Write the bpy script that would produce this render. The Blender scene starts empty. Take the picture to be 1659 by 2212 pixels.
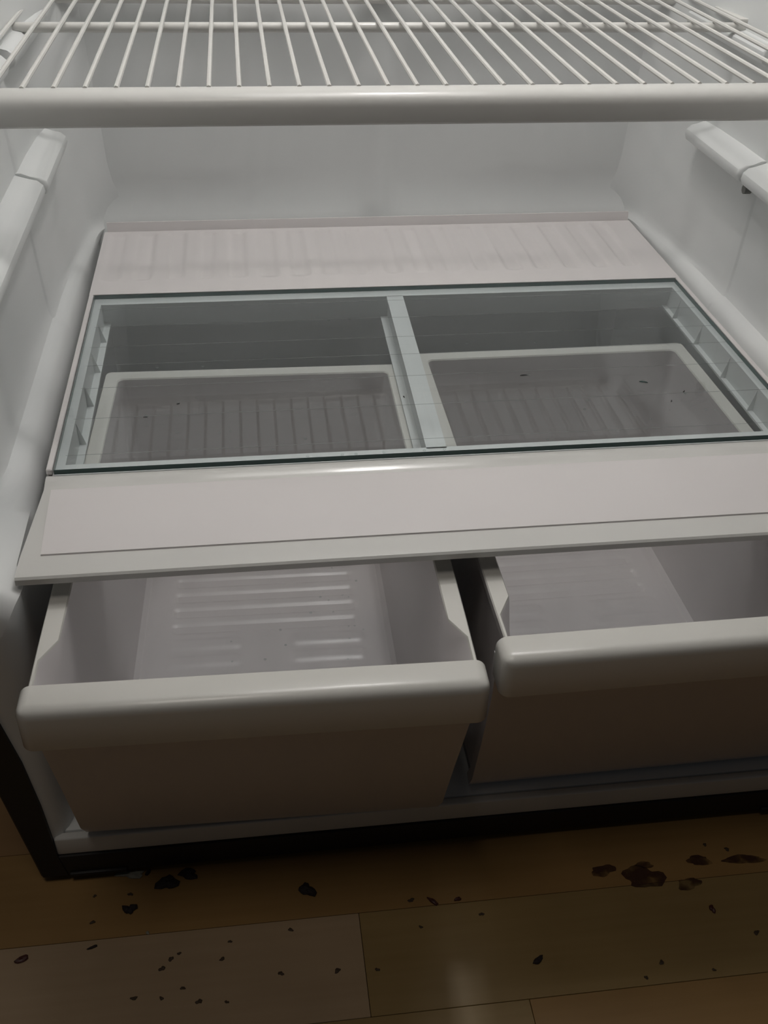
import bpy, bmesh, math, random
from mathutils import Vector, Matrix
random.seed(7)
S = bpy.context.scene
COL = S.collection
ZF = 0.30            # the model is written with the crisper cover at z = 0; the floor lies 0.30 m lower

# ------------------------------------------------------------------ camera
cam = bpy.data.cameras.new('camera')
camo = bpy.data.objects.new('camera', cam)
COL.objects.link(camo)
camo.location = (-0.14113, -0.64007, 0.4169 + ZF)
camo.rotation_euler = (0.94125, -0.02427, -0.1272)
cam.sensor_fit = 'HORIZONTAL'
cam.sensor_width = 36
cam.lens = 2212.49 * 36 / 1659
cam.clip_start = 0.01
S.camera = camo

# ------------------------------------------------------------------ world, exposure
w = bpy.data.worlds.new('world')
S.world = w
w.use_nodes = True
w.node_tree.nodes['Background'].inputs[0].default_value = (0.93, 0.95, 1.0, 1)
w.node_tree.nodes['Background'].inputs[1].default_value = 0.021
LAMP = 128.0         # small bulb window of the refrigerator's own lamp
FILL = 4.6           # broad glowing panel added around it for softer light
rl = bpy.data.lights.new('overhead_fill_light', 'AREA')       # unseen fill light added overhead, brightens floor and drawers
rl.energy = 3.9
rl.size = 0.5
rl.color = (1.0, 0.92, 0.83)
rlo = bpy.data.objects.new('overhead_fill_light', rl)
COL.objects.link(rlo)
rlo.location = (-0.45, -0.62, 1.80 + ZF)
S.view_settings.view_transform = 'Standard'
S.view_settings.look = 'None'
S.view_settings.gamma = 1
S.view_settings.use_curve_mapping = False
S.view_settings.exposure = 0.0

# ------------------------------------------------------------------ materials
def mat(name, col, rough=0.4, metal=0.0, spec=0.5, var=0.0, scale=20.0, bump=0.0, bscale=200.0):
    m = bpy.data.materials.new(name)
    m.use_nodes = True
    nt = m.node_tree
    b = nt.nodes['Principled BSDF']
    b.inputs['Base Color'].default_value = (*col, 1)
    b.inputs['Roughness'].default_value = rough
    b.inputs['Metallic'].default_value = metal
    b.inputs['Specular IOR Level'].default_value = spec
    tc = nt.nodes.new('ShaderNodeTexCoord')
    if var:
        n = nt.nodes.new('ShaderNodeTexNoise')
        n.inputs['Scale'].default_value = scale
        n.inputs['Detail'].default_value = 4
        nt.links.new(tc.outputs['Object'], n.inputs['Vector'])
        r = nt.nodes.new('ShaderNodeMixRGB')
        r.inputs[1].default_value = (*[c * (1 - var) for c in col], 1)
        r.inputs[2].default_value = (*[min(1, c * (1 + var)) for c in col], 1)
        nt.links.new(n.outputs['Fac'], r.inputs[0])
        nt.links.new(r.outputs[0], b.inputs['Base Color'])
        rr = nt.nodes.new('ShaderNodeMapRange')
        rr.inputs['To Min'].default_value = rough * 0.85
        rr.inputs['To Max'].default_value = rough * 1.15
        nt.links.new(n.outputs['Fac'], rr.inputs['Value'])
        nt.links.new(rr.outputs[0], b.inputs['Roughness'])
    if bump:
        n2 = nt.nodes.new('ShaderNodeTexNoise')
        n2.inputs['Scale'].default_value = bscale
        nt.links.new(tc.outputs['Object'], n2.inputs['Vector'])
        bp = nt.nodes.new('ShaderNodeBump')
        bp.inputs['Strength'].default_value = bump
        bp.inputs['Distance'].default_value = 0.0005
        nt.links.new(n2.outputs['Fac'], bp.inputs['Height'])
        nt.links.new(bp.outputs[0], b.inputs['Normal'])
    return m

LINER = mat('white_liner_plastic', (0.73, 0.745, 0.74), 0.42, var=0.03, scale=6, bump=0.25, bscale=60)
PANEL = mat('white_cover_plastic', (0.70, 0.67, 0.665), 0.33, var=0.03, scale=9, bump=0.12, bscale=40)
FRAME = mat('cover_frame_plastic', (0.64, 0.635, 0.61), 0.17, var=0.02, scale=9)
RIM = mat('glass_seat_plastic', (0.67, 0.695, 0.69), 0.5)
TRAY = mat('drawer_plastic', (0.63, 0.60, 0.60), 0.30, var=0.03, scale=12, bump=0.1, bscale=50)
HANDLE = mat('handle_plastic', (0.66, 0.65, 0.61), 0.24, var=0.02, scale=12, bump=0.1, bscale=50)
WIRE = mat('white_coated_wire', (0.68, 0.67, 0.64), 0.22, bump=0.15, bscale=150)
BARM = mat('white_coated_bar', (0.64, 0.635, 0.61), 0.25, bump=0.1, bscale=80)
BLACK = mat('black_cabinet_steel', (0.012, 0.011, 0.011), 0.55, bump=0.3, bscale=900)
DARK = mat('dark_gap', (0.02, 0.02, 0.022), 0.8)
CRUMB = mat('burnt_crumb', (0.018, 0.010, 0.009), 0.75, var=0.4, scale=300, bump=0.6, bscale=400)
REDC = mat('red_brown_crumb', (0.06, 0.015, 0.010), 0.5, var=0.3, scale=300)
PALE = mat('pale_scrap', (0.26, 0.25, 0.20), 0.7, var=0.3, scale=200)
TINY = mat('brown_speck', (0.05, 0.03, 0.015), 0.7)
GREENC = mat('dark_green_speck', (0.01, 0.04, 0.035), 0.4)
DUST = mat('dark_dust_speck', (0.03, 0.03, 0.03), 0.7)

def glass_mat():
    m = bpy.data.materials.new('clear_float_glass')
    m.use_nodes = True
    nt = m.node_tree
    nt.nodes.clear()
    o = nt.nodes.new('ShaderNodeOutputMaterial')
    mix = nt.nodes.new('ShaderNodeMixShader')
    fr = nt.nodes.new('ShaderNodeFresnel')
    geo = nt.nodes.new('ShaderNodeNewGeometry')
    ior = nt.nodes.new('ShaderNodeMapRange')          # same reflectance on entering and leaving the pane
    ior.inputs['To Min'].default_value = 1.5
    ior.inputs['To Max'].default_value = 1 / 1.5
    nt.links.new(geo.outputs['Backfacing'], ior.inputs['Value'])
    nt.links.new(ior.outputs[0], fr.inputs['IOR'])
    tr = nt.nodes.new('ShaderNodeBsdfTransparent')
    tr.inputs[0].default_value = (0.962, 0.974, 0.976, 1)
    gl = nt.nodes.new('ShaderNodeBsdfGlossy')
    gl.inputs['Roughness'].default_value = 0.02
    gl.inputs['Color'].default_value = (0.95, 0.96, 0.97, 1)
    nt.links.new(fr.outputs[0], mix.inputs[0])
    nt.links.new(tr.outputs[0], mix.inputs[1])
    nt.links.new(gl.outputs[0], mix.inputs[2])
    nt.links.new(mix.outputs[0], o.inputs[0])
    return m
GLASS = glass_mat()
GEDGE = mat('green_glass_edge', (0.02, 0.06, 0.055), 0.15)

def water_mat():
    m = bpy.data.materials.new('water')
    m.use_nodes = True
    nt = m.node_tree
    nt.nodes.clear()
    o = nt.nodes.new('ShaderNodeOutputMaterial')
    mix = nt.nodes.new('ShaderNodeMixShader')
    mix.inputs[0].default_value = 0.07
    tr = nt.nodes.new('ShaderNodeBsdfTransparent')
    tr.inputs[0].default_value = (0.93, 0.95, 0.95, 1)
    gl = nt.nodes.new('ShaderNodeBsdfGlossy')
    gl.inputs['Roughness'].default_value = 0.12
    nt.links.new(tr.outputs[0], mix.inputs[1])
    nt.links.new(gl.outputs[0], mix.inputs[2])
    nt.links.new(mix.outputs[0], o.inputs[0])
    return m
WATER = water_mat()

def emit_mat(nm, st):
    m = bpy.data.materials.new(nm)
    m.use_nodes = True
    nt = m.node_tree
    nt.nodes.clear()
    o = nt.nodes.new('ShaderNodeOutputMaterial')
    e = nt.nodes.new('ShaderNodeEmission')
    e.inputs[0].default_value = (1.0, 0.968, 0.94, 1)
    e.inputs[1].default_value = st
    nt.links.new(e.outputs[0], o.inputs[0])
    return m
GLOW = emit_mat('bulb_window_glow', LAMP)
SOFT = emit_mat('soft_fill_glow', FILL)

def wood_mat(name, c1, c2):
    m = bpy.data.materials.new(name)
    m.use_nodes = True
    nt = m.node_tree
    b = nt.nodes['Principled BSDF']
    tc = nt.nodes.new('ShaderNodeTexCoord')
    mp = nt.nodes.new('ShaderNodeMapping')
    mp.inputs['Scale'].default_value = (4, 90, 4)
    n = nt.nodes.new('ShaderNodeTexNoise')
    n.inputs['Scale'].default_value = 1.5
    n.inputs['Detail'].default_value = 6
    n2 = nt.nodes.new('ShaderNodeTexNoise')
    n2.inputs['Scale'].default_value = 9
    r = nt.nodes.new('ShaderNodeMixRGB')
    r.inputs[1].default_value = (*c1, 1)
    r.inputs[2].default_value = (*c2, 1)
    r2 = nt.nodes.new('ShaderNodeMixRGB')
    r2.blend_type = 'MULTIPLY'
    r2.inputs[0].default_value = 0.35
    nt.links.new(tc.outputs['Object'], mp.inputs[0])
    nt.links.new(mp.outputs[0], n.inputs['Vector'])
    nt.links.new(tc.outputs['Object'], n2.inputs['Vector'])
    nt.links.new(n.outputs['Fac'], r.inputs[0])
    nt.links.new(r.outputs[0], r2.inputs[1])
    nt.links.new(n2.outputs['Fac'], r2.inputs[2])
    nt.links.new(r2.outputs[0], b.inputs['Base Color'])
    b.inputs['Roughness'].default_value = 0.42
    b.inputs['Specular IOR Level'].default_value = 0.35
    bp = nt.nodes.new('ShaderNodeBump')
    bp.inputs['Strength'].default_value = 0.15
    bp.inputs['Distance'].default_value = 0.0004
    nt.links.new(n.outputs['Fac'], bp.inputs['Height'])
    nt.links.new(bp.outputs[0], b.inputs['Normal'])
    return m
WOODS = {
    'light': wood_mat('wood_light', (0.40, 0.28, 0.165), (0.48, 0.35, 0.22)),
    'amber': wood_mat('wood_amber', (0.32, 0.185, 0.065), (0.40, 0.24, 0.09)),
    'red': wood_mat('wood_red', (0.34, 0.195, 0.085), (0.40, 0.24, 0.11)),
    'olive': wood_mat('wood_olive', (0.30, 0.20, 0.075), (0.38, 0.26, 0.11)),
    'brown': wood_mat('wood_brown', (0.26, 0.15, 0.06), (0.33, 0.20, 0.085)),
}

def stain_mat():
    m = bpy.data.materials.new('dried_brown_stain')
    m.use_nodes = True
    nt = m.node_tree
    b = nt.nodes['Principled BSDF']
    b.inputs['Base Color'].default_value = (0.06, 0.022, 0.012, 1)
    b.inputs['Roughness'].default_value = 0.5
    out = nt.nodes['Material Output']
    tr = nt.nodes.new('ShaderNodeBsdfTransparent')
    mix = nt.nodes.new('ShaderNodeMixShader')
    tc = nt.nodes.new('ShaderNodeTexCoord')
    n = nt.nodes.new('ShaderNodeTexNoise')
    n.inputs['Scale'].default_value = 70
    n.inputs['Detail'].default_value = 5
    mr = nt.nodes.new('ShaderNodeMapRange')
    mr.inputs['From Min'].default_value = 0.35
    mr.inputs['From Max'].default_value = 0.6
    mr.inputs['To Min'].default_value = 0.1
    mr.inputs['To Max'].default_value = 0.75
    nt.links.new(tc.outputs['Object'], n.inputs['Vector'])
    nt.links.new(n.outputs['Fac'], mr.inputs['Value'])
    nt.links.new(mr.outputs[0], mix.inputs[0])
    nt.links.new(tr.outputs[0], mix.inputs[1])
    nt.links.new(b.outputs[0], mix.inputs[2])
    nt.links.new(mix.outputs[0], out.inputs[0])
    return m
STAIN = stain_mat()

# ------------------------------------------------------------------ helpers
ORIG = {}
def thing(name, label, cat, loc, group=None, rz=0.0):
    o = bpy.data.objects.new(name, None)
    COL.objects.link(o)
    o.empty_display_size = 0.02
    o.location = (loc[0], loc[1], loc[2] + ZF)
    o.rotation_euler = (0, 0, rz)
    o['label'] = label
    o['category'] = cat
    if group:
        o['group'] = group
    ORIG[o.name] = Vector(loc)
    return o

def obj(name, bm, m, parent=None, loc=None, label=None, smooth=True, local=False, angle=0.6):
    """link bm as ONE mesh object; its coordinates are model coordinates unless local"""
    bmesh.ops.recalc_face_normals(bm, faces=bm.faces[:])
    me = bpy.data.meshes.new(name)
    o0 = Vector((0, 0, 0))
    p = parent
    while p is not None:
        o0 += ORIG.get(p.name, Vector((0, 0, 0)))
        p = p.parent
    if loc is not None:
        o0 = o0 + Vector(loc) if parent is None else o0
    if not local:
        bmesh.ops.translate(bm, verts=bm.verts[:], vec=-o0)
    if smooth:
        for e in bm.edges:
            if len(e.link_faces) == 2 and e.calc_face_angle(0) > angle:
                e.smooth = False
        for f in bm.faces:
            f.smooth = True
    bm.to_mesh(me)
    bm.free()
    ms = m if isinstance(m, (list, tuple)) else [m]
    for x in ms:
        me.materials.append(x)
    o = bpy.data.objects.new(name, me)
    COL.objects.link(o)
    if parent is not None:
        o.parent = parent
    else:
        l = loc or (0, 0, 0)
        o.location = (l[0], l[1], l[2] + ZF)
    if label:
        o['label'] = label
    return o

def box(bm, x0, x1, y0, y1, z0, z1, bev=0.0, seg=2):
    vs = [bm.verts.new(p) for p in ((x0, y0, z0), (x1, y0, z0), (x1, y1, z0), (x0, y1, z0),
                                    (x0, y0, z1), (x1, y0, z1), (x1, y1, z1), (x0, y1, z1))]
    fs = [bm.faces.new([vs[i] for i in q]) for q in
          ((3, 2, 1, 0), (4, 5, 6, 7), (0, 1, 5, 4), (1, 2, 6, 5), (2, 3, 7, 6), (3, 0, 4, 7))]
    if bev:
        es = list({e for f in fs for e in f.edges})
        bmesh.ops.bevel(bm, geom=es, offset=bev, segments=seg, profile=0.5, affect='EDGES')
    return fs

def bbox(*a, **k):
    bm = bmesh.new()
    box(bm, *a, **k)
    return bm

def loft(bm, rings, closed=True, cap=True):
    R = [[bm.verts.new(p) for p in r] for r in rings]
    n = len(R[0])
    for a, b in zip(R, R[1:]):
        for i in range(n if closed else n - 1):
            j = (i + 1) % n
            try:
                bm.faces.new((a[i], a[j], b[j], b[i]))
            except ValueError:
                pass
    if cap and closed:
        bm.faces.new(R[0][::-1])
        bm.faces.new(R[-1])
    return R

def tube(bm, a, b, r, n=10, ball=False):
    a = Vector(a); b = Vector(b)
    d = (b - a).normalized()
    u = d.orthogonal().normalized()
    v = d.cross(u)
    rings = []
    cuts = [(0, 1.0), (1, 1.0)]
    if ball:
        cuts = [(-0.0, 0.35), (0.0, 0.8), (0.0, 1.0), (1, 1.0), (1, 0.8), (1, 0.35)]
        offs = [-r, -r * 0.6, 0, 0, r * 0.6, r]
    else:
        offs = [0, 0]
    for (t, s), of in zip(cuts, offs):
        c = a.lerp(b, t) + d * of
        rings.append([c + (u * math.cos(k * 2 * math.pi / n) + v * math.sin(k * 2 * math.pi / n)) * r * s for k in range(n)])
    loft(bm, rings)

def extrude_poly(bm, pts, z0, z1):
    loft(bm, [[(x, y, z0) for x, y in pts], [(x, y, z1) for x, y in pts]])

def grid(bm, x0, x1, y0, y1, nx, ny, zf):
    V = [[bm.verts.new((x0 + (x1 - x0) * i / nx, y0 + (y1 - y0) * j / ny,
                        zf(x0 + (x1 - x0) * i / nx, y0 + (y1 - y0) * j / ny))) for i in range(nx + 1)] for j in range(ny + 1)]
    for j in range(ny):
        for i in range(nx):
            bm.faces.new((V[j][i], V[j][i + 1], V[j + 1][i + 1], V[j + 1][i]))
    return V

def smooth01(t):
    t = max(0.0, min(1.0, t))
    return t * t * (3 - 2 * t)

def stadium(x, y, x0, x1, y0, y1, r, soft):
    """1 inside a rounded rectangle, 0 outside, soft edge"""
    cx = min(max(x, x0 + r), x1 - r)
    cy = min(max(y, y0 + r), y1 - r)
    d = math.hypot(x - cx, y - cy) - r
    return smooth01(0.5 - d / soft)

# ------------------------------------------------------------------ floor: laminate planks
floor = obj('floor', bbox(-1.3, 1.3, -1.35, 1.0, -0.345, -0.3065), WOODS['brown'])
floor['kind'] = 'structure'
ORIG[floor.name] = Vector((0, 0, 0))
PITCH = 0.082
plank_cache = {}
def plank(x0, x1, y0, kind):
    key = (round(x1 - x0, 3), kind)
    if key not in plank_cache:
        bm = bbox(0, x1 - x0 - 0.0004, 0.0002, PITCH - 0.0002, -0.0064, 0.0, bev=0.00025, seg=1)
        me = bpy.data.meshes.new('plank')
        bm.to_mesh(me); bm.free()
        me.materials.append(WOODS[kind])
        plank_cache[key] = me
    o = bpy.data.objects.new('plank', plank_cache[key])
    COL.objects.link(o)
    o.parent = floor
    o.location = (x0, y0, -0.30)
kinds = ['amber', 'olive', 'brown', 'red', 'amber', 'olive']
rows = []
for r in range(-12, 13):
    y0 = -0.268 + r * PITCH
    if y0 > 0.75 or y0 < -1.3:
        continue
    if r == 0:
        segs = [(-1.285, -0.885, 'red'), (-0.885, -0.485, 'olive'), (-0.485, -0.085, 'light'), (-0.085, 0.315, 'olive'), (0.315, 0.715, 'amber'), (0.715, 1.115, 'olive')]
    elif r == 1:
        segs = [(-1.17, -0.77, 'olive'), (-0.77, -0.37, 'amber'), (-0.37, 0.30, 'amber'), (0.30, 0.70, 'olive'), (0.70, 1.10, 'brown')]
    elif r == 2:
        segs = [(-1.2, -0.8, 'olive'), (-0.8, -0.42, 'red'), (-0.42, -0.02, 'red'), (-0.02, 0.38, 'brown'), (0.38, 0.78, 'amber'), (0.78, 1.18, 'brown')]
    elif r == -1:
        segs = [(-1.17, -0.77, 'brown'), (-0.77, -0.37, 'amber'), (-0.37, 0.03, 'olive'), (0.03, 0.43, 'amber'), (0.43, 0.83, 'red'), (0.83, 1.23, 'brown')]
    else:
        off = random.uniform(-0.2, 0.2)
        segs = [(-1.05 + off + 0.4 * k, -0.65 + off + 0.4 * k, random.choice(kinds)) for k in range(5)]
    for a, b, k in segs:
        plank(a, b, y0, k)

# dark irregular stains on the boards by the right of the refrigerator
def blob(cx, cy, rx, ry, seed, z0=-0.30, z1=-0.2997, n=26, rough=0.35):
    rnd = random.Random(seed)
    ph = [rnd.uniform(0, 6.28) for _ in range(4)]
    pts = []
    for k in range(n):
        a = 2 * math.pi * k / n
        r = 1 + rough * (0.5 * math.sin(2 * a + ph[0]) + 0.3 * math.sin(3 * a + ph[1]) + 0.25 * math.sin(5 * a + ph[2]) + 0.15 * math.sin(9 * a + ph[3]))
        pts.append((cx + rx * r * math.cos(a), cy + ry * r * math.sin(a)))
    bm = bmesh.new()
    extrude_poly(bm, pts, z0, z1)
    return bm
for i, (cx, cy, rx, ry) in enumerate([(0.1460, -0.1800, 0.017, 0.0095), (0.1150, -0.1705, 0.010, 0.005), (0.180, -0.190, 0.009, 0.0055),
                                      (0.196, -0.170, 0.010, 0.0045), (0.233, -0.173, 0.017, 0.004), (0.150, -0.1690, 0.007, 0.003)]):
    obj('stain', blob(cx, cy, rx, ry, 30 + i), STAIN, floor, smooth=False, label='dried reddish brown stain on the boards')

# ------------------------------------------------------------------ refrigerator shell
fr = thing('refrigerator', 'open white lined refrigerator compartment in a black cabinet on the wood floor', 'refrigerator', (0, 0.2, -0.30))

def side_profile(y):
    """(|x|, z) points of the moulded side wall at depth y, bottom to top"""
    back = smooth01((y - 0.249) / 0.004) * 0.0020          # mould step half way back
    back += smooth01((y - 0.30) / 0.2) * 0.012
    cq = max(0.0, min(0.999, (y - 0.462) / 0.040))
    corner = 0.034 * (1 - math.sqrt(1 - cq * cq))
    d = back + corner
    f = smooth01((0.005 - y) / 0.055)                      # lower wall flares near the front
    g = smooth01((-0.085 - y) / 0.03)                      # the front flange bulges in again, lower
    xi = 0.3045 - g * 0.0090
    P = [(xi + 0.002, -0.262), (xi + 0.001, -0.12), (xi, -0.034 - g * 0.01), (xi + 0.0012, -0.018 - g * 0.004),
         (0.3092 + f * 0.009 - g * 0.009 - d * .5, -0.0070 - f * 0.004 - g * .004), (0.3125 + f * 0.012 - g * 0.006 - d * .7, -0.0030 - f * 0.003 - g * .006),
         (0.3180 + f * 0.010 - d * .85, 0.0003 - f * .002 - g * .007), (0.3222 + f * 0.008 - d, 0.0022 - g * .006), (0.3244 + f * 0.006 - d, 0.0062), (0.3256 + f * .005 - d, 0.013),
         (0.3270 + f * .003 - d, 0.035), (0.3300 - d, 0.10), (0.333 - d, 0.15), (0.336 - d, 0.20), (0.339 - d, 0.26), (0.344 - d, 0.50), (0.349 - d, 0.955)]
    return P
ys = [0.5025, 0.501, 0.498, 0.494, 0.488, 0.480, 0.472, 0.462, 0.44, 0.40, 0.35, 0.30, 0.27, 0.2532, 0.2518, 0.2504, 0.249, 0.22, 0.15, 0.08, 0.02, 0.005, -0.01, -0.022, -0.035, -0.05, -0.07, -0.085, -0.095, -0.105]
for s in (-1, 1):
    bm = bmesh.new()
    rings = [[(s * x, y, z) for x, z in side_profile(y)] for y in ys]
    base = side_profile(-0.105)
    for yy, dx, k in ((-0.113, 0.001, 0.10), (-0.120, 0.0035, 0.30), (-0.126, 0.008, 0.58), (-0.1295, 0.014, 0.82), (-0.1305, 0.021, 1.0)):
        ring = []
        for i, (x, z) in enumerate(base):
            zz = z
            if 3 <= i <= 8:
                zz = z - 0.032 * k * k
            ring.append((s * min(x + dx, 0.352), yy, zz))
        rings.append(ring)
    last = []
    for i, (x, z) in enumerate(base):
        zz = z - 0.032 if 3 <= i <= 8 else z
        lim = 0.3135 + (zz + 0.267) * 0.105 if zz < -0.1 else 0.335
        last.append((s * max(lim, abs(rings[-1][i][0]) + 0.002), -0.131, zz))
    rings.append(last)
    rings.append([(p[0] + s * 0.004, -0.1285, p[2]) for p in last])
    rings.append([(p[0] + s * 0.005, -0.12, p[2]) for p in last])
    loft(bm, rings, closed=False)
    obj('side_wall', bm, LINER, fr)

# back wall, with a soft vertical moulding up its middle
bm = bmesh.new()
def backy(x, z):
    y = 0.503
    y -= 0.010 * math.exp(-((x - 0.004) / 0.020) ** 2) * smooth01((z + 0.01) / 0.03)
    y -= 0.020 * smooth01((0.022 - z) / 0.03) * (1 if z > -0.02 else 1)
    y += 0.003 * math.cos(x * 14) * smooth01((z - .02) / .04)
    return y
nx, nz = 90, 60
V = [[None] * (nx + 1) for _ in range(nz + 1)]
for j in range(nz + 1):
    t = j / nz
    z = -0.262 + 1.217 * (t ** 1.25)
    for i in range(nx + 1):
        x = -0.335 + 0.67 * i / nx
        V[j][i] = bm.verts.new((x, backy(x, z), z))
for j in range(nz):
    for i in range(nx):
        bm.faces.new((V[j][i], V[j][i + 1], V[j + 1][i + 1], V[j + 1][i]))
obj('back_wall', bm, LINER, fr)

obj('compartment_floor', bbox(-0.318, 0.318, -0.1235, 0.51, -0.262, -0.2495, bev=0.0015), LINER, fr)
bm = bmesh.new()
box(bm, -0.3135, 0.3135, -0.1315, -0.1245, -0.2685, -0.2495, bev=0.0016, seg=3)
obj('front_sill', bm, FRAME, fr, label='white plastic strip along the bottom edge of the opening')
obj('ceiling_panel', bbox(-0.352, 0.352, -0.125, 0.51, 0.953, 0.965), LINER, fr)

# shelf rails moulded on the walls: a front piece and a slightly narrower rear piece
def rail(s, z, ya, yb, xin, xo):
    bm = bmesh.new()
    prof = [(xo, z - 0.016), (xin + 0.010, z - 0.011), (xin + 0.002, z - 0.007), (xin, z - 0.002), (xin + 0.001, z + 0.003),
            (xin + 0.005, z + 0.0065), (xin + 0.012, z + 0.008), (xo, z + 0.011), (xo + 0.02, z + 0.011), (xo + 0.02, z - 0.016)]
    rings = []
    cx = xo
    for y, k in ((ya, 0.80), (ya + 0.0010, 0.93), (ya + 0.003, 1), (yb - 0.003, 1), (yb - 0.001, 0.93), (yb, 0.80)):
        rings.append([(s * (cx + (x - cx) * (k if x < cx else 1)), y, z + (zz - z) * (0.7 + 0.3 * k)) for x, zz in prof])
    loft(bm, rings)
    return bm
for s in (-1, 1):
    obj('shelf_rail', rail(s, 0.122, -0.10, 0.2497, 0.3085, 0.331), LINER, fr)
    obj('shelf_rail', rail(s, 0.1235, 0.2503, 0.385, 0.3060, 0.327), LINER, fr)
    obj('shelf_rail', rail(s, 0.216, -0.10, 0.270, 0.324, 0.336), LINER, fr)
    obj('shelf_rail', rail(s, 0.2165, 0.285, 0.47, 0.321, 0.334), LINER, fr)
    bm = bmesh.new()                                        # small dark screw recess under the rail joint
    tube(bm, (s * 0.3215, 0.262, 0.1045), (s * 0.3285, 0.262, 0.1045), 0.0042, 10)
    obj('rail_peg', bm, mat('grey_peg', (0.22, 0.22, 0.21), 0.6), fr)

# black outer cabinet
for s in (-1, 1):
    bm = bmesh.new()
    zs = [(-0.2918, 0.3293, 0.3085), (-0.267, 0.3325, 0.3128), (-0.2097, 0.3400, 0.3158), (-0.1602, 0.3465, 0.3205), (-0.10, 0.3555, 0.331), (0.10, 0.366, 0.345), (0.965, 0.372, 0.351)]
    rings = []
    for z, xo, xi in zs:
        rings.append([(s * xi, -0.1335, z), (s * (xo - 0.002), -0.1335, z), (s * xo, -0.1315, z), (s * xo, 0.53, z), (s * (xo - 0.006), 0.53, z), (s * (xo - .006), -0.124, z), (s * xi, -0.124, z)])
    loft(bm, rings)
    obj('cabinet_side', bm, BLACK, fr, label='black steel side of the cabinet')
obj('cabinet_back', bbox(-0.366, 0.366, 0.515, 0.53, -0.29, 0.965), BLACK, fr)
obj('cabinet_top', bbox(-0.372, 0.372, -0.133, 0.53, 0.966, 0.98), BLACK, fr)
obj('bottom_rail', bbox(-0.327, 0.327, -0.133, -0.10, -0.292, -0.269, bev=0.001), BLACK, fr, label='black steel rail under the opening')
obj('cabinet_base', bbox(-0.327, 0.327, -0.10, 0.515, -0.288, -0.264), BLACK, fr)
for s in (-1, 1):
    bm = bmesh.new()
    box(bm, s * 0.285 - 0.022, s * 0.285 + 0.022, -0.135, -0.085, -0.2925, -0.289, bev=0.001)
    tube(bm, (s * 0.285, -0.115, -0.2998), (s * 0.285, -0.115, -0.289), 0.013, 16)
    obj('leveling_foot', bm, BLACK, fr)

# lamp in the ceiling: white housing, four glowing panes
LX, LY, LZ = 0.045, 0.32, 0.950
LW, LD = 0.036, 0.030
bm = bmesh.new()
for a in ((LX - LW - .008, LX + LW + .008, LY - LD - .008, LY - LD), (LX - LW - .008, LX + LW + .008, LY + LD, LY + LD + .008), (LX - LW - .008, LX - LW, LY - LD, LY + LD),
          (LX + LW, LX + LW + .008, LY - LD, LY + LD), (LX - .003, LX + .003, LY - LD, LY + LD), (LX - LW, LX + LW, LY - .003, LY + .003)):
    box(bm, *a, LZ - 0.018, LZ + 0.002)
hs = obj('lamp_housing', bm, FRAME, fr, label='white lamp grille in the ceiling of the compartment')
obj('soft_fill_panel', bbox(LX - 0.27, LX + 0.18, LY - 0.31, LY + 0.09, LZ - 0.004, LZ + 0.001), SOFT, hs)  # added glowing sheet, out of view, softens shadows in the compartment
for ix in (-1, 1):
    for iy in (-1, 1):
        x0, x1 = sorted((LX + ix * 0.003, LX + ix * LW)); y0, y1 = sorted((LY + iy * 0.003, LY + iy * LD))
        obj('lamp_pane', bbox(x0, x1, y0, y1, LZ - 0.012, LZ - 0.009), GLOW, hs)

# ------------------------------------------------------------------ wire shelf
sh = thing('wire_shelf', 'white coated wire shelf with a thick front bar above the glass cover', 'shelf', (0, 0.3, 0.205))
ZW = 0.2322
bm = bmesh.new()
prof = [(0.1235, ZW - 0.001), (0.1225, ZW + 0.0006), (0.119, ZW + 0.0005), (0.1135, ZW - 0.0005), (0.109, ZW - 0.0025), (0.1062, ZW - 0.0055), (0.105, ZW - 0.0095),
        (0.1045, ZW - 0.0175), (0.1047, ZW - 0.0205), (0.1062, ZW - 0.022), (0.1085, ZW - 0.0215), (0.1085, ZW - 0.008), (0.1225, ZW - 0.006)]
rings = []
for x, k in ((-0.3405, 0.6), (-0.3395, 0.9), (-0.337, 1), (0.337, 1), (0.3395, 0.9), (0.3405, 0.6)):
    rings.append([(x, 0.114 + (y - 0.114) * k, ZW - 0.010 + (z - ZW + 0.010) * k) for y, z in prof])
loft(bm, rings)
obj('front_bar', bm, BARM, sh, label='thick flat front bar of the shelf')
wm = None
for i in range(-2, 30):
    x = -0.28929 + 0.0211047 * i
    if wm is None:
        bm = bmesh.new()
        pts = [(0.1215, 0.0), (0.30, 0.0003), (0.48, 0.0), (0.4975, -0.0006)]
        n = 8
        rings = []
        for y, dz in pts:
            rings.append([(0.00185 * math.cos(2 * math.pi * k / n), y - 0.3, dz + 0.00185 * math.sin(2 * math.pi * k / n)) for k in range(n)])
        loft(bm, rings)
        o = obj('wire', bm, WIRE, sh, local=True)
        wm = o.data
    else:
        o = bpy.data.objects.new('wire', wm)
        COL.objects.link(o)
        o.parent = sh
    o.location = (x, 0, ZW - 0.205)
for y in (0.3563, 0.492):
    bm = bmesh.new()
    tube(bm, (-0.334, y, ZW - 0.0060), (0.334, y, ZW - 0.0060), 0.0043, 14, ball=True)
    obj('cross_bar', bm, WIRE, sh)
for s in (-1, 1):
    bm = bmesh.new()
    tube(bm, (s * 0.3375, 0.118, ZW - 0.003), (s * 0.3375, 0.496, ZW - 0.003), 0.0026, 10)
    obj('side_rod', bm, WIRE, sh)
obj('corner_clip', bbox(0.326, 0.3375, 0.352, 0.415, ZW - 0.0015, ZW + 0.002, bev=0.0008), WIRE, sh, label='flat white plate at the right end of the cross bar')

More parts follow.
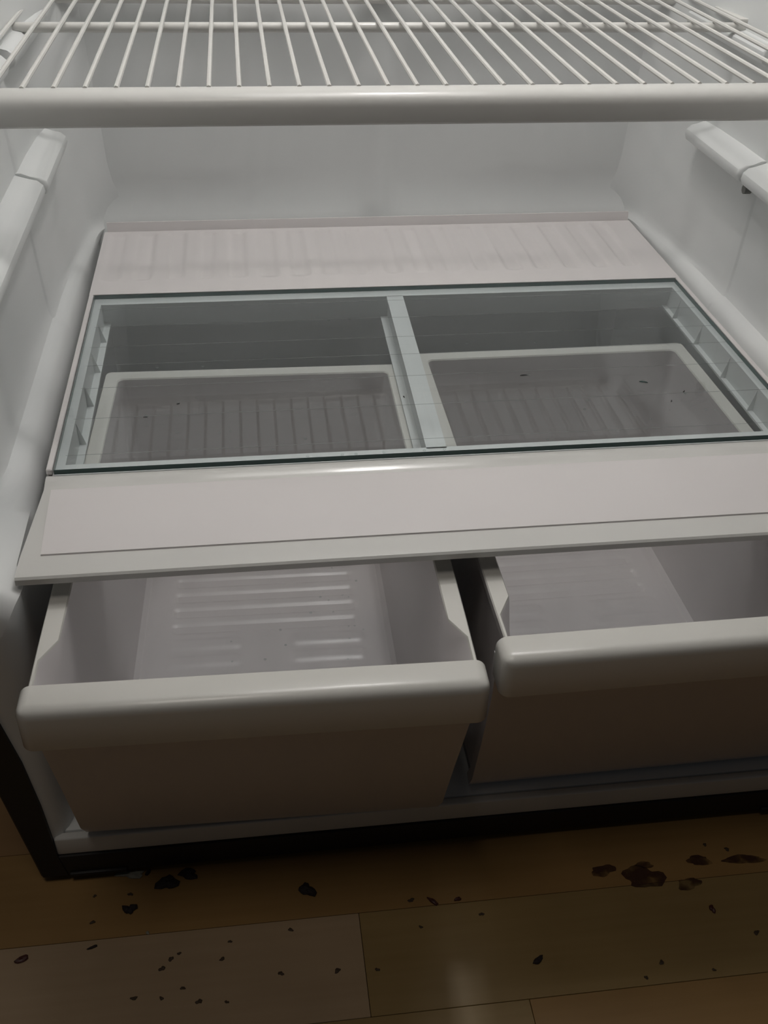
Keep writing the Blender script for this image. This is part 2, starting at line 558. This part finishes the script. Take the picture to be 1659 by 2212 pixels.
# ------------------------------------------------------------------ crisper cover with its glass pane
cv = thing('crisper_cover', 'white plastic cover with an inset glass pane over the two crisper drawers', 'shelf cover', (0, 0.18, -0.02))
XL, XR = -0.2955, 0.2958
# rear section, embossed with shallow grooves running front to back
def groove(x, y):
    z = 0.0
    k = (x + 0.2790) / 0.0315
    c = round(k)
    if 0 <= c <= 17:
        xc = -0.2790 + c * 0.0315
        z -= 0.0021 * stadium(x, y, xc - 0.0078, xc + 0.0078, 0.338, 0.461, 0.004, 0.0060)
    return z
bm = bmesh.new()
V = grid(bm, XL, XR, 0.3035, 0.4675, 300, 60, groove)
ext = bmesh.ops.extrude_edge_only(bm, edges=[e for e in bm.edges if e.is_boundary])
for v in [g for g in ext['geom'] if isinstance(g, bmesh.types.BMVert)]:
    v.co.z = -0.0035
obj('rear_panel', bm, PANEL, cv, angle=0.9)
bm = bmesh.new()                                            # upstand along the back edge
rings = []
for x in (-0.2925, 0.2945):
    rings.append([(x, 0.4675, -0.003), (x, 0.4677, 0.0008), (x, 0.4690, 0.0055), (x, 0.4700, 0.0095), (x, 0.4712, 0.0095), (x, 0.4716, 0.008), (x, 0.4716, -0.004)])
loft(bm, rings)
obj('rear_lip', bm, PANEL, cv)
# frame around and under the glass
for xa, xb, xs in ((XL, -0.2912, XL), (0.2912, XR, XR - 0.0015)):
    obj('side_strip', bbox(xa, xb, 0.0, 0.3035, -0.0045, 0.0003, bev=0.0007, seg=1), PANEL, cv)
    obj('side_skirt', bbox(xs, xs + 0.0015, 0.0, 0.46, -0.018, -0.0046), PANEL, cv)
bm = bmesh.new()
zt = -0.0044
out = [(-0.2912, -0.0015), (0.2912, -0.0015), (0.2912, 0.3035), (-0.2912, 0.3035)]
inn = [(-0.2836, 0.0128), (0.2836, 0.0128), (0.2836, 0.2895), (-0.2836, 0.2895)]
inb = [(-0.2836, 0.0100), (0.2836, 0.0100), (0.2836, 0.2975), (-0.2836, 0.2975)]
loft(bm, [[(x, y, -0.0075) for x, y in out], [(x, y, zt) for x, y in out], [(x, y, zt) for x, y in inn],
          [(x, y, -0.030) for x, y in inb], [(x * 1.004, y + (0.001 if y > .1 else -.001), -0.030) for x, y in inb]], cap=False)
obj('glass_seat', bm, RIM, cv)
for s, xa, xb in ((-1, 0.2836, 0.2778), (1, 0.2836, 0.2790)):
    x0, x1 = sorted((s * xa, s * xb))
    obj('side_ledge', bbox(x0, x1, 0.0105, 0.297, -0.0285, -0.0265), RIM, cv)
gm = None
for s, yl in ((-1, (0.2545, 0.1955, 0.1357, 0.0755)), (1, (0.2639, 0.2062, 0.1400, 0.0806))):
    for y in yl:
        bm = bmesh.new()
        xa = s * 0.2835
        xb = s * (0.2782 if s < 0 else 0.2786)
        t = 0.0010
        loft(bm, [[(xa, y, -0.0065), (xa, y, -0.0265), (xb, y, -0.0265)], [(xa, y + t, -0.0065), (xa, y + t, -0.0265), (xb, y + t, -0.0265)]])
        obj('gusset', bm, RIM, cv, smooth=False)
# centre divider with its web and foot
bm = bmesh.new()
extrude_poly(bm, [(-0.0148, 0.011), (0.0010, 0.011), (0.0068, 0.2905), (-0.0094, 0.2905)], -0.0066, zt)
obj('divider', bm, RIM, cv)
bm = bmesh.new()
extrude_poly(bm, [(-0.0125, 0.011), (-0.0108, 0.011), (-0.0056, 0.295), (-0.0073, 0.295)], -0.0275, -0.0066)
extrude_poly(bm, [(-0.0190, 0.011), (-0.0060, 0.011), (-0.0010, 0.292), (-0.0145, 0.292)], -0.0290, -0.0272)
obj('drawer_guide', bm, RIM, cv)
# glass
bm = bmesh.new()
fs = box(bm, -0.29, 0.29, 0.0, 0.302, -0.0040, 0.0)
for f in fs[2:]:
    f.material_index = 1
obj('glass_pane', bm, [GLASS, GEDGE], cv, smooth=False, label='clear glass pane with a dark green edge')
REFL = mat('grey_reflection_line', (0.22, 0.24, 0.24), 0.3)
for y in (0.0184, 0.0707, 0.1192, 0.1585, 0.1925, 0.2325, 0.2703):  # thin grey strips stand in for lines reflected in the pane
    obj('reflection_line', bbox(-0.2835, 0.2855, y - 0.00016, y + 0.00016, 0.00002, 0.00012), REFL, cv, smooth=False)
# front section: profile in y,z swept across
def xl(y):
    return XL - 0.0068 * smooth01((0.002 - y) / 0.112) * 1.0
def fsect(prof, fx0, fx1):
    bm = bmesh.new()
    rings = []
    for t in [i / 12 for i in range(13)]:
        rings.append([(fx0(y) * (1 - t) + fx1(y) * t, y, z) for y, z in prof])
    loft(bm, rings)
    return bm
prof = [(-0.0012, -0.0095), (-0.0012, -0.0044), (-0.0052, -0.0044), (-0.0080, -0.0049), (-0.0110, -0.0060), (-0.0150, -0.0072), (-0.050, -0.0080), (-0.0885, -0.0095), (-0.1035, -0.0102),
        (-0.1078, -0.0108), (-0.1092, -0.0122), (-0.1092, -0.0165), (-0.1075, -0.0170), (-0.1065, -0.0130), (-0.05, -0.0110)]
obj('front_panel', fsect(prof, xl, lambda y: XR + 0.0128 * smooth01((0.002 - y) / 0.112)), FRAME, cv)
prof = [(-0.0158, -0.0085), (-0.0158, -0.0064), (-0.0170, -0.0060), (-0.034, -0.0061), (-0.055, -0.0066), (-0.074, -0.0074), (-0.0880, -0.0084), (-0.0888, -0.0105), (-0.05, -0.0095)]
obj('front_plate', fsect(prof, lambda y: -0.2905 + (y + .0158) * -0.03, lambda y: 0.2915 + (y + .0158) * -0.04), PANEL, cv, label='smooth glossy inlay on the front of the cover')

# ------------------------------------------------------------------ crisper drawers
SIDEY = [0.0225, 0.040, 0.075, 0.12, 0.17, 0.22, 0.27, 0.32]
def ring(xh, y0, y1, r, z, chamfer=0.0, cy=(0.0225, 0.040), nc=5, zf=None):
    pts = []
    def arc(cx, cy_, a0):
        for k in range(nc + 1):
            a = math.radians(a0 + 90 * k / nc)
            pts.append((cx + r * math.cos(a), cy_ + r * math.sin(a)))
    arc(xh - r, y0 + r, 270)
    for y in SIDEY:
        pts.append((xh, max(y, y0 + r) if y0 + r > y else y))
    arc(xh - r, y1 - r, 0)
    for t in (0.25, 0.5, 0.75):
        pts.append((xh - r - t * 2 * (xh - r), y1))
    arc(-xh + r, y1 - r, 90)
    for y in SIDEY[::-1]:
        pts.append((-xh, max(y, y0 + r) if y0 + r > y else y))
    arc(-xh + r, y0 + r, 180)
    for t in (0.25, 0.5, 0.75):
        pts.append((-xh + r + t * 2 * (xh - r), y0))
    out_ = []
    for x, y in pts:
        if chamfer and y < cy[1]:
            k = 1 - max(0, (y - cy[0]) / (cy[1] - cy[0]))
            k = max(0.0, min(1.0, k))
            x += math.copysign(chamfer * k, x) if abs(x) > xh - r - 0.001 else 0
        out_.append((x, y, z))
    return out_

def tray_mesh():
    bm = bmesh.new()
    R = [ring(0.124, 0.058, 0.376, 0.012, -0.2080), ring(0.1295, 0.051, 0.382, 0.014, -0.2030), ring(0.1310, 0.030, 0.386, 0.012, -0.12),
         ring(0.1322, -0.004, 0.388, 0.005, -0.012), ring(0.1355, -0.008, 0.3915, 0.005, -0.008), ring(0.1360, -0.008, 0.392, 0.005, -0.0012), ring(0.1352, -0.0076, 0.3912, 0.005, 0.0),
         ring(0.1240, -0.0045, 0.3790, 0.005, 0.0, 0.0098), ring(0.1232, -0.0040, 0.3782, 0.005, -0.0012, 0.0098), ring(0.1230, 0.001, 0.3777, 0.006, -0.016, 0.0080, (0.008, 0.030)), ring(0.1226, 0.006, 0.3772, 0.008, -0.034, 0.0060, (0.0, 0.018)),
         ring(0.1222, 0.024, 0.3755, 0.014, -0.085, 0.0035), ring(0.1205, 0.044, 0.3725, 0.018, -0.160), ring(0.1190, 0.053, 0.3700, 0.020, -0.190),
         ring(0.1165, 0.056, 0.3680, 0.020, -0.1985), ring(0.1120, 0.060, 0.3640, 0.018, -0.2022)]
    R = [[(x * taper(y), y, z) for x, y, z in r] for r in R]
    loft(bm, R)
    return bm
def taper(y):
    return 1 - 0.022 * max(0.0, y - 0.04) / 0.35
def base_z(x, y):
    z = -0.2005
    for k in range(5):
        yc = 0.3515 - k * 0.0217
        z -= 0.0020 * stadium(x, y, -0.086, 0.086, yc - 0.0058, yc + 0.0058, 0.0035, 0.0055)
    for k in range(2):
        yc = 0.3515 - (5 + k) * 0.0217
        z += 0.0014 * stadium(x, y, -0.089, -0.024, yc - 0.0062, yc + 0.0062, 0.004, 0.0055)
        z += 0.0014 * stadium(x, y, 0.024, 0.090, yc - 0.0062, yc + 0.0062, 0.004, 0.0055)
    e = max(abs(x) - 0.105, 0, 0.072 - y, y - 0.356)
    return z - 0.0022 * smooth01(e / 0.009)

def crisper(label, loc, rz, src=None, xleft=0.0):
    t = thing('crisper_bin', label, 'drawer', loc, 'crisper drawers under the glass cover', rz)
    ORIG[t.name] = Vector((0, 0, 0))
    t.location = (loc[0], loc[1], loc[2] + ZF)
    bm = bmesh.new()
    pr = [(0.139, 0.0, -0.022), (0.1375, 0.0065, -0.06), (0.1345, 0.027, -0.13), (0.1325, 0.047, -0.196), (0.1315, 0.0575, -0.2145)]
    rings = []
    for hx, y, z in pr:
        hl = hx + xleft * min(1.0, -z / 0.2145)
        rings.append([(-hl, y, z), (hx, y, z), (hx - 0.001, y + 0.012, z), (hx - 0.004, y + 0.003, z), (-hl + 0.004, y + 0.003, z), (-hl + 0.001, y + 0.012, z)])
    loft(bm, rings)
    obj('front_panel', bm, TRAY, t, local=True)
    if src:
        for ch in src.children:
            if ch.name.startswith('front_panel'):
                continue
            c = ch.copy()
            COL.objects.link(c)
            c.parent = t
        return t
    bm = tray_mesh()
    bmesh.ops.recalc_face_normals(bm, faces=bm.faces[:])
    for f in bm.faces:
        if f.calc_center_median().z > -0.0011:
            f.material_index = 1
    obj('tray', bm, [TRAY, HANDLE], t, local=True, angle=0.45)
    bm = bmesh.new()
    grid(bm, -0.1135, 0.1135, 0.063, 0.365, 92, 180, base_z)
    for v in bm.verts:
        v.co.x *= taper(v.co.y)
    obj('ribbed_base', bm, TRAY, t, local=True, label='tray bottom moulded with rounded grooves')
    # handle: rounded bar across the front
    bm = bmesh.new()
    fs = box(bm, -0.1412, 0.1412, -0.0225, 0.0005, -0.0315, 0.0012)
    es = []
    for e in bm.edges:
        a, b = e.verts
        fr_ = a.co.y < -0.02 and b.co.y < -0.02
        if fr_ and a.co.z > 0 and b.co.z > 0:
            es.append(e)
        elif fr_ and abs(a.co.x - b.co.x) < 1e-6:
            es.append(e)
        elif abs(a.co.x - b.co.x) < 1e-6 and a.co.z > 0 and b.co.z > 0:
            es.append(e)
    bmesh.ops.bevel(bm, geom=es, offset=0.0075, segments=7, profile=0.5, affect='EDGES')
    sharp = [e for e in bm.edges if len(e.link_faces) == 2 and e.calc_face_angle(0) > 1.2]
    bmesh.ops.bevel(bm, geom=sharp, offset=0.0008, segments=2, profile=0.5, affect='EDGES')
    obj('handle', bm, HANDLE, t, local=True, label='rounded glossy front grip')
    return t
d1 = crisper('left crisper drawer of white plastic pulled slightly further out than its neighbour', (-0.1502, -0.1900, -0.0310), math.radians(-1.2), None, 0.008)
d2 = crisper('right crisper drawer of white plastic cut off by the photo edge', (0.1430, -0.1728, -0.0310), math.radians(0.5), d1)

# ------------------------------------------------------------------ water drops
def drop_mesh(r, h, seed):
    rnd = random.Random(seed)
    bm = bmesh.new()
    n = 12
    ph = rnd.uniform(0, 6)
    rings = []
    for k in range(5):
        a = k / 4.6 * math.pi / 2
        rr = r * math.cos(a)
        rings.append([(rr * (1 + 0.18 * math.sin(2 * t + ph)) * math.cos(t), rr * 0.8 * (1 + 0.12 * math.cos(3 * t + ph)) * math.sin(t), h * math.sin(a)) for t in [2 * math.pi * i / n for i in range(n)]])
    loft(bm, rings)
    return bm
dm = []
for k in range(3):
    bm = drop_mesh((0.0016, 0.0023, 0.0011)[k], (0.0007, 0.0009, 0.0006)[k], k)
    bmesh.ops.recalc_face_normals(bm, faces=bm.faces[:])
    me = bpy.data.meshes.new('water_drop')
    for f in bm.faces:
        f.smooth = True
    bm.to_mesh(me); bm.free()
    me.materials.append(WATER)
    dm.append(me)
def drop(x, y, z, k, label, group, rz=0):
    o = bpy.data.objects.new('water_drop', dm[k])
    COL.objects.link(o)
    o.location = (x, y, z + ZF)
    o.rotation_euler = (0, 0, rz)
    o['label'] = label; o['category'] = 'water drop'; o['group'] = group
DROPS = [(-0.1855, 0.1494), (-0.2235, 0.1501), (-0.0518, 0.2314), (-0.0713, 0.2309), (0.0889, 0.112), (0.1844, 0.0934), (0.2131, 0.0695), (0.2205, 0.0422), (0.2281, 0.0415), (0.1281, 0.0651), (0.1213, 0.0515), (0.1699, 0.0319), (0.0483, 0.1740), (0.0475, 0.2238), (-0.1062, 0.0263), (-0.1314, 0.0128), (-0.2041, 0.0897), (-0.2286, 0.0715), (-0.2033, 0.0436), (-0.171, 0.0408), (-0.1628, 0.0421), (-0.1896, 0.0959), (0.0793, 0.0085), (0.1099, 0.1712), (0.1958, 0.1598)]
for i, (x, y) in enumerate(DROPS):
    drop(x, y, 0.00005, (1 if i in (0, 4, 5, 3) else 0) if i % 3 else 0, 'clear water drop lying on the %s half of the glass pane' % ('left' if x < 0 else 'right'), 'water drops on the %s half of the glass pane' % ('left' if x < 0 else 'right'), i * 0.7)
for i, (x, y) in enumerate([(-0.0803, 0.0016), (-0.07, 0.0016), (-0.049, 0.0018), (-0.0181, 0.0017), (-0.0028, 0.0018), (-0.1062, 0.0016)]):
    drop(x, y, 0.00005, 0, 'clear water drop hanging at the front edge of the glass pane', 'water drops at the front edge of the glass', i)
D2 = [(-0.088, 0.1169), (-0.0764, 0.1521), (-0.0546, 0.1297), (-0.0697, 0.1102), (-0.0642, 0.1063), (-0.0913, 0.109), (-0.0837, 0.1035), (-0.0808, 0.0865), (-0.1022, 0.0873), (-0.0627, 0.0652), (-0.0683, 0.0651), (-0.1316, 0.0664), (-0.0693, 0.047), (-0.0551, 0.0593), (-0.1279, 0.0456), (-0.1767, 0.0536), (-0.1761, 0.0278), (-0.1469, 0.0289), (-0.0731, 0.0219)]
mi = Matrix.Rotation(math.radians(1.2), 2)
for i, (x, y) in enumerate(D2):
    l = mi @ Vector((x + 0.1505, y + 0.19))
    drop(x, y, -0.031 + base_z(l.x, l.y) + 0.0001, (2, 2, 0)[i % 3], 'clear water drop on the bottom of the left drawer', 'water drops in the left drawer', i)

# ------------------------------------------------------------------ crumbs and scraps
def lump(cx, cy, z, rx, ry, h, seed, n=14, rough=0.5):
    rnd = random.Random(seed)
    ph = [rnd.uniform(0, 6.28) for _ in range(5)]
    rings = []
    for lv, k in ((0.0, 0.92), (0.35, 1.0), (0.75, 0.8), (1.0, 0.35)):
        rg = []
        for i in range(n):
            a = 2 * math.pi * i / n
            r = 1 + rough * (0.5 * math.sin(2 * a + ph[0]) + 0.35 * math.sin(3 * a + ph[1]) + 0.25 * math.sin(5 * a + ph[2])) + rnd.uniform(-.08, .08)
            rg.append((cx + rx * r * k * math.cos(a), cy + ry * r * k * math.sin(a), z + h * lv * (1 + 0.2 * math.sin(a * 2 + ph[4]))))
        rings.append(rg)
    bm = bmesh.new()
    loft(bm, rings)
    return bm
def crumb(name, x, y, rx, ry, h, seed, m, label, cat='crumb', group=None, z=-0.30, rz=0.0, rough=0.5):
    bm = lump(0, 0, 0, rx, ry, h, seed, rough=rough)
    bmesh.ops.rotate(bm, verts=bm.verts[:], cent=(0, 0, 0), matrix=Matrix.Rotation(rz, 3, 'Z'))
    o = obj(name, bm, m, None, local=True, smooth=False)
    o.location = (x, y, z + ZF + 0.0002)
    o['label'] = label; o['category'] = cat
    if group:
        o['group'] = group
    return o
crumb('crumb', -0.2325, -0.1435, 0.0075, 0.0070, 0.0035, 3, CRUMB, 'large dark burnt crumb with a ragged edge on the floor under the left drawer')
crumb('crumb', -0.2165, -0.1372, 0.0080, 0.0045, 0.0025, 5, CRUMB, 'curved dark crumb touching the right of the largest dark crumb')
crumb('crumb', -0.1235, -0.1620, 0.0062, 0.0058, 0.0030, 11, CRUMB, 'dark three lobed crumb alone on the floor below the middle of the left drawer')
crumb('crumb', -0.2603, -0.1636, 0.0042, 0.0050, 0.0028, 8, CRUMB, 'small triangular dark crumb on the floor left of the larger crumbs', rough=0.7)
crumb('crumb', -0.3359, -0.1962, 0.0050, 0.0028, 0.0020, 14, REDC, 'oval red brown crumb near the left edge of the photo', rz=0.3, rough=0.2)
crumb('crumb', 0.0433, -0.2399, 0.0050, 0.0022, 0.0020, 15, CRUMB, 'elongated dark crumb below the right drawer', rz=0.45, rough=0.25)
crumb('crumb', -0.0266, -0.1829, 0.0052, 0.0017, 0.0018, 17, REDC, 'thin curved red brown crumb on the floor under the gap between the drawers', rz=-0.7, rough=0.35)
crumb('crumb', -0.0068, -0.1831, 0.0024, 0.0019, 0.0018, 18, REDC, 'small round red crumb right of the thin curved one')
crumb('crumb', 0.1898, -0.2136, 0.0024, 0.0030, 0.0020, 19, REDC, 'small red brown crumb below the stained boards at the right')
crumb('crumb', -0.2853, -0.1923, 0.0034, 0.0012, 0.0014, 21, CRUMB, 'narrow dark crumb lying on the seam left of the light board', rz=0.3, rough=0.3)
crumb('paper_scrap', -0.2610, -0.1330, 0.0085, 0.0040, 0.0022, 25, PALE, 'torn pale scrap on the floor at the foot of the cabinet', 'scrap', rough=0.8)
crumb('crumb', -0.2480, -0.1325, 0.0035, 0.0012, 0.0030, 26, CRUMB, 'dark splinter sticking up beside the pale scrap', rz=0.9, rough=0.3)
crumb('crumb', -0.2455, -0.1850, 0.0015, 0.0012, 0.0012, 27, PALE, 'tiny white bead shaped crumb on the seam above the light board')
for i, (x, y) in enumerate([(-0.0394, -0.2033), (0.0091, -0.1978), (0.2163, -0.2368), (0.1196, -0.2621), (-0.2273, -0.2081), (-0.2214, -0.2044), (-0.1897, -0.2124), (-0.2334, -0.215),
                            (-0.2327, -0.2376), (-0.2523, -0.2354), (-0.1839, -0.1990), (-0.1381, -0.1945), (-0.1058, -0.231), (-0.0766, -0.2336), (-0.1471, -0.2285), (-0.1865, -0.2456),
                            (-0.2874, -0.1715), (-0.0434, -0.1798), (0.2066, -0.156), (0.2233, -0.1623), (-0.2879, -0.1488), (-0.2606, -0.1503), (-0.2061, -0.243), (-0.2179, -0.2317), (0.135, -0.252), (0.172, -0.262)]):
    rr = 0.0011 + 0.0008 * ((i * 7) % 5) / 5
    if x < -0.085 and y < -0.186:
        where = 'on the lightest floor board'
    elif x < -0.085:
        where = 'on the brown board in front of the cabinet at the left'
    else:
        where = 'on the darker boards at the right'
    crumb('speck', x, y, rr * 1.3, rr, 0.0007, 50 + i, TINY, 'tiny brown food speck ' + where, 'speck', 'tiny specks ' + where)
crumb('speck', 0.1844, 0.0912, 0.0034, 0.0010, 0.0008, 80, GREENC, 'dark green speck beside a water drop on the right half of the glass', 'speck', z=0.0, rz=-0.3, rough=0.3)
crumb('speck', 0.0850, 0.1112, 0.0036, 0.0008, 0.0008, 81, DUST, 'dark crumb trail beside a drop on the right half of the glass near the divider', 'speck', z=0.0, rz=0.1, rough=0.3)
for i, (x, y) in enumerate([(-0.2286, 0.0690), (-0.2041, 0.0875), (0.2131, 0.0725), (0.197, 0.058), (-0.022, 0.0835)]):
    crumb('speck', x, y, 0.0017, 0.0006, 0.0004, 85 + i, DUST, 'tiny dark dust speck lying on the glass pane', 'speck', 'dust specks on the glass', z=0.0, rz=0.4 * i, rough=0.3)
